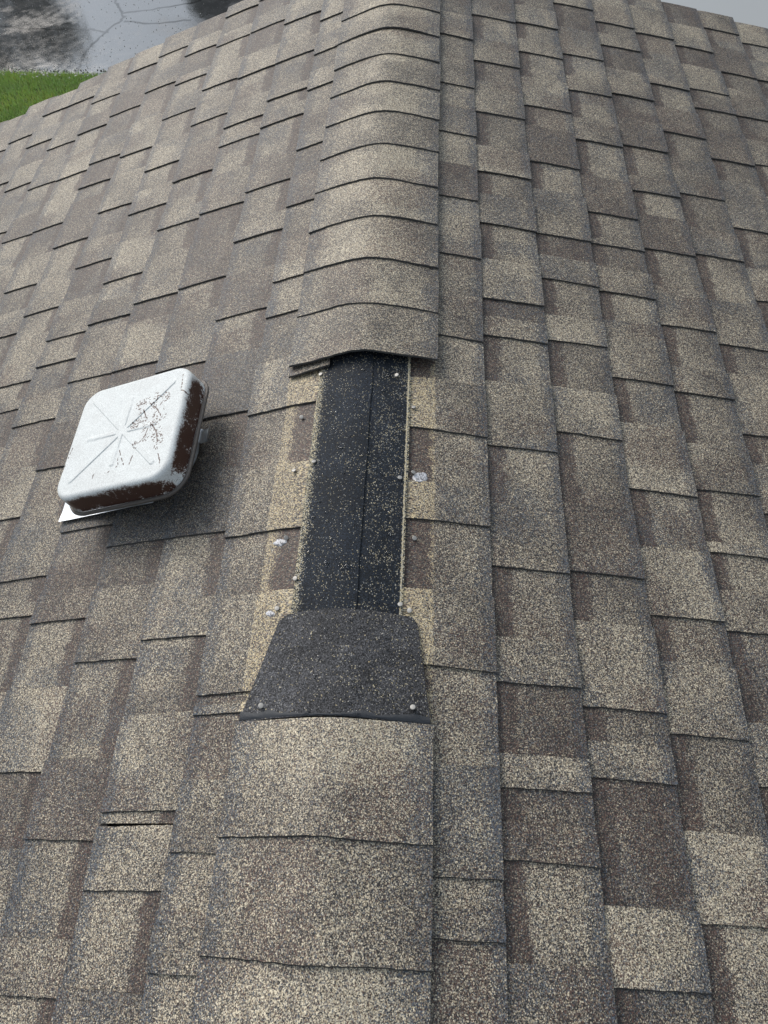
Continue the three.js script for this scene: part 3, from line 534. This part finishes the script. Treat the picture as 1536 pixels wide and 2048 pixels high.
    col.setRGB(0.34 + 0.24 * r() * cl, 0.42 + 0.14 * r() + 0.1 * cl, 0.12 + 0.08 * r()); im.setColorAt(i, col);
  }
  im.receiveShadow = true; scene.add(im);
  // pale grit washed to the edge of the lawn and over the drive
  const gn = 1700, gm = new THREE.InstancedMesh(new THREE.IcosahedronGeometry(1, 0), new THREE.MeshStandardMaterial({ color: 0xffffff, roughness: 0.6 }), gn); gm.name = 'roof_grit'; tag(gm, 'pale grit scattered along the lawn edge and over the wet driveway', 'grit', null, 'stuff');
  for (let i = 0; i < gn; i++) {
    const strip = i < 650, t = -1.4 + 3.6 * r(), w = strip ? (r() + r() - 1) * 0.17 : -4.5 * r() * r();
    const x = bl[0] + (br[0] - bl[0]) * t, z = bl[1] + (br[1] - bl[1]) * t + w, s = strip ? 0.005 + 0.009 * r() : 0.002 + 0.004 * r();
    m.makeRotationFromEuler(e.set(r() * 6, r() * 6, 0)).scale(new THREE.Vector3(s * 1.3, s * 0.7, s)).setPosition(x, GROUND + 0.022 + s * 0.4 + (strip && w > 0 ? 0.03 * r() : 0), z); gm.setMatrixAt(i, m);
    const v = 0.3 + 0.45 * r(); col.setRGB(v, v * 0.98, v * 0.9); gm.setColorAt(i, col);
  }
  gm.receiveShadow = true; scene.add(gm);
}

// ------------------------------------------------------------------ trees beyond the drive, mirrored in its wet surface
{
  const bark = new THREE.MeshStandardMaterial({ color: new THREE.Color().setRGB(0.06, 0.05, 0.04), roughness: 0.95 });
  const leafM = new THREE.MeshPhysicalMaterial({ color: new THREE.Color().setRGB(0.04, 0.07, 0.025), roughness: 0.8, transmission: 0.3, thickness: 0 });
  const tree = (x, z, cy, R, seed, label) => {
    const r = mulberry(seed), tr = group(numbered('tree')); tag(tr, label, 'tree', 'trees beyond the driveway'); tr.position.set(x, GROUND, z);
    const H = cy - GROUND, limbs = [];
    const limb = (a, b, r0, r1) => { const c = new THREE.CylinderGeometry(r1, r0, a.distanceTo(b), 9, 3), q = new THREE.Quaternion().setFromUnitVectors(new THREE.Vector3(0, 1, 0), b.clone().sub(a).normalize()); c.applyQuaternion(q); const mm = a.clone().add(b).multiplyScalar(0.5); c.translate(mm.x, mm.y, mm.z); limbs.push(c); };
    const top = new THREE.Vector3(0.1, H, 0); limb(new THREE.Vector3(0, 0, 0), top, 0.17, 0.09);
    const tips = [];
    for (let i = 0; i < 16; i++) { const a = i * 2.4, e = (r() - 0.25) * 1.6, l = R * (0.55 + 0.4 * r()), b = new THREE.Vector3(Math.cos(a) * Math.cos(e) * l, H + Math.sin(e) * l, Math.sin(a) * Math.cos(e) * l); limb(new THREE.Vector3(0, H * (0.6 + 0.38 * r()), 0), b, 0.05, 0.015); tips.push(b); }
    mesh('trunk', mergeGeometries(limbs), bark, tr);
    const pos = [], idx = [];
    for (let i = 0; i < 9000; i++) {
      const c = tips[Math.floor(r() * 16)], rr = R * 0.42 * Math.cbrt(r()), a = r() * 6.283, u = r() * 2 - 1, w = Math.sqrt(1 - u * u), q = [c.x + rr * w * Math.cos(a), c.y + rr * u, c.z + rr * w * Math.sin(a)];
      const d1 = [r() - 0.5, r() - 0.5, r() - 0.5], d2 = [r() - 0.5, r() - 0.5, r() - 0.5], b = pos.length / 3, s = 0.16;
      pos.push(q[0] - d1[0] * s, q[1] - d1[1] * s, q[2] - d1[2] * s, q[0] + d2[0] * s, q[1] + d2[1] * s, q[2] + d2[2] * s, q[0] + d1[0] * s, q[1] + d1[1] * s, q[2] + d1[2] * s, q[0] - d2[0] * s, q[1] - d2[1] * s, q[2] - d2[2] * s); idx.push(b, b + 1, b + 2, b, b + 2, b + 3);
    }
    const g = new THREE.BufferGeometry(); g.setAttribute('position', new THREE.Float32BufferAttribute(pos, 3)); g.setIndex(idx); g.computeVertexNormals(); mesh('crown', g, leafM, tr);
  };
  tree(-14, -23.5, GROUND + 4.6, 2.4, 11, 'broad dark tree beyond the driveway, the larger of two');
  tree(-6.2, -24, GROUND + 5.1, 1.5, 12, 'narrow dark tree beyond the driveway, the smaller of two');
}

renderer.render(scene, camera);
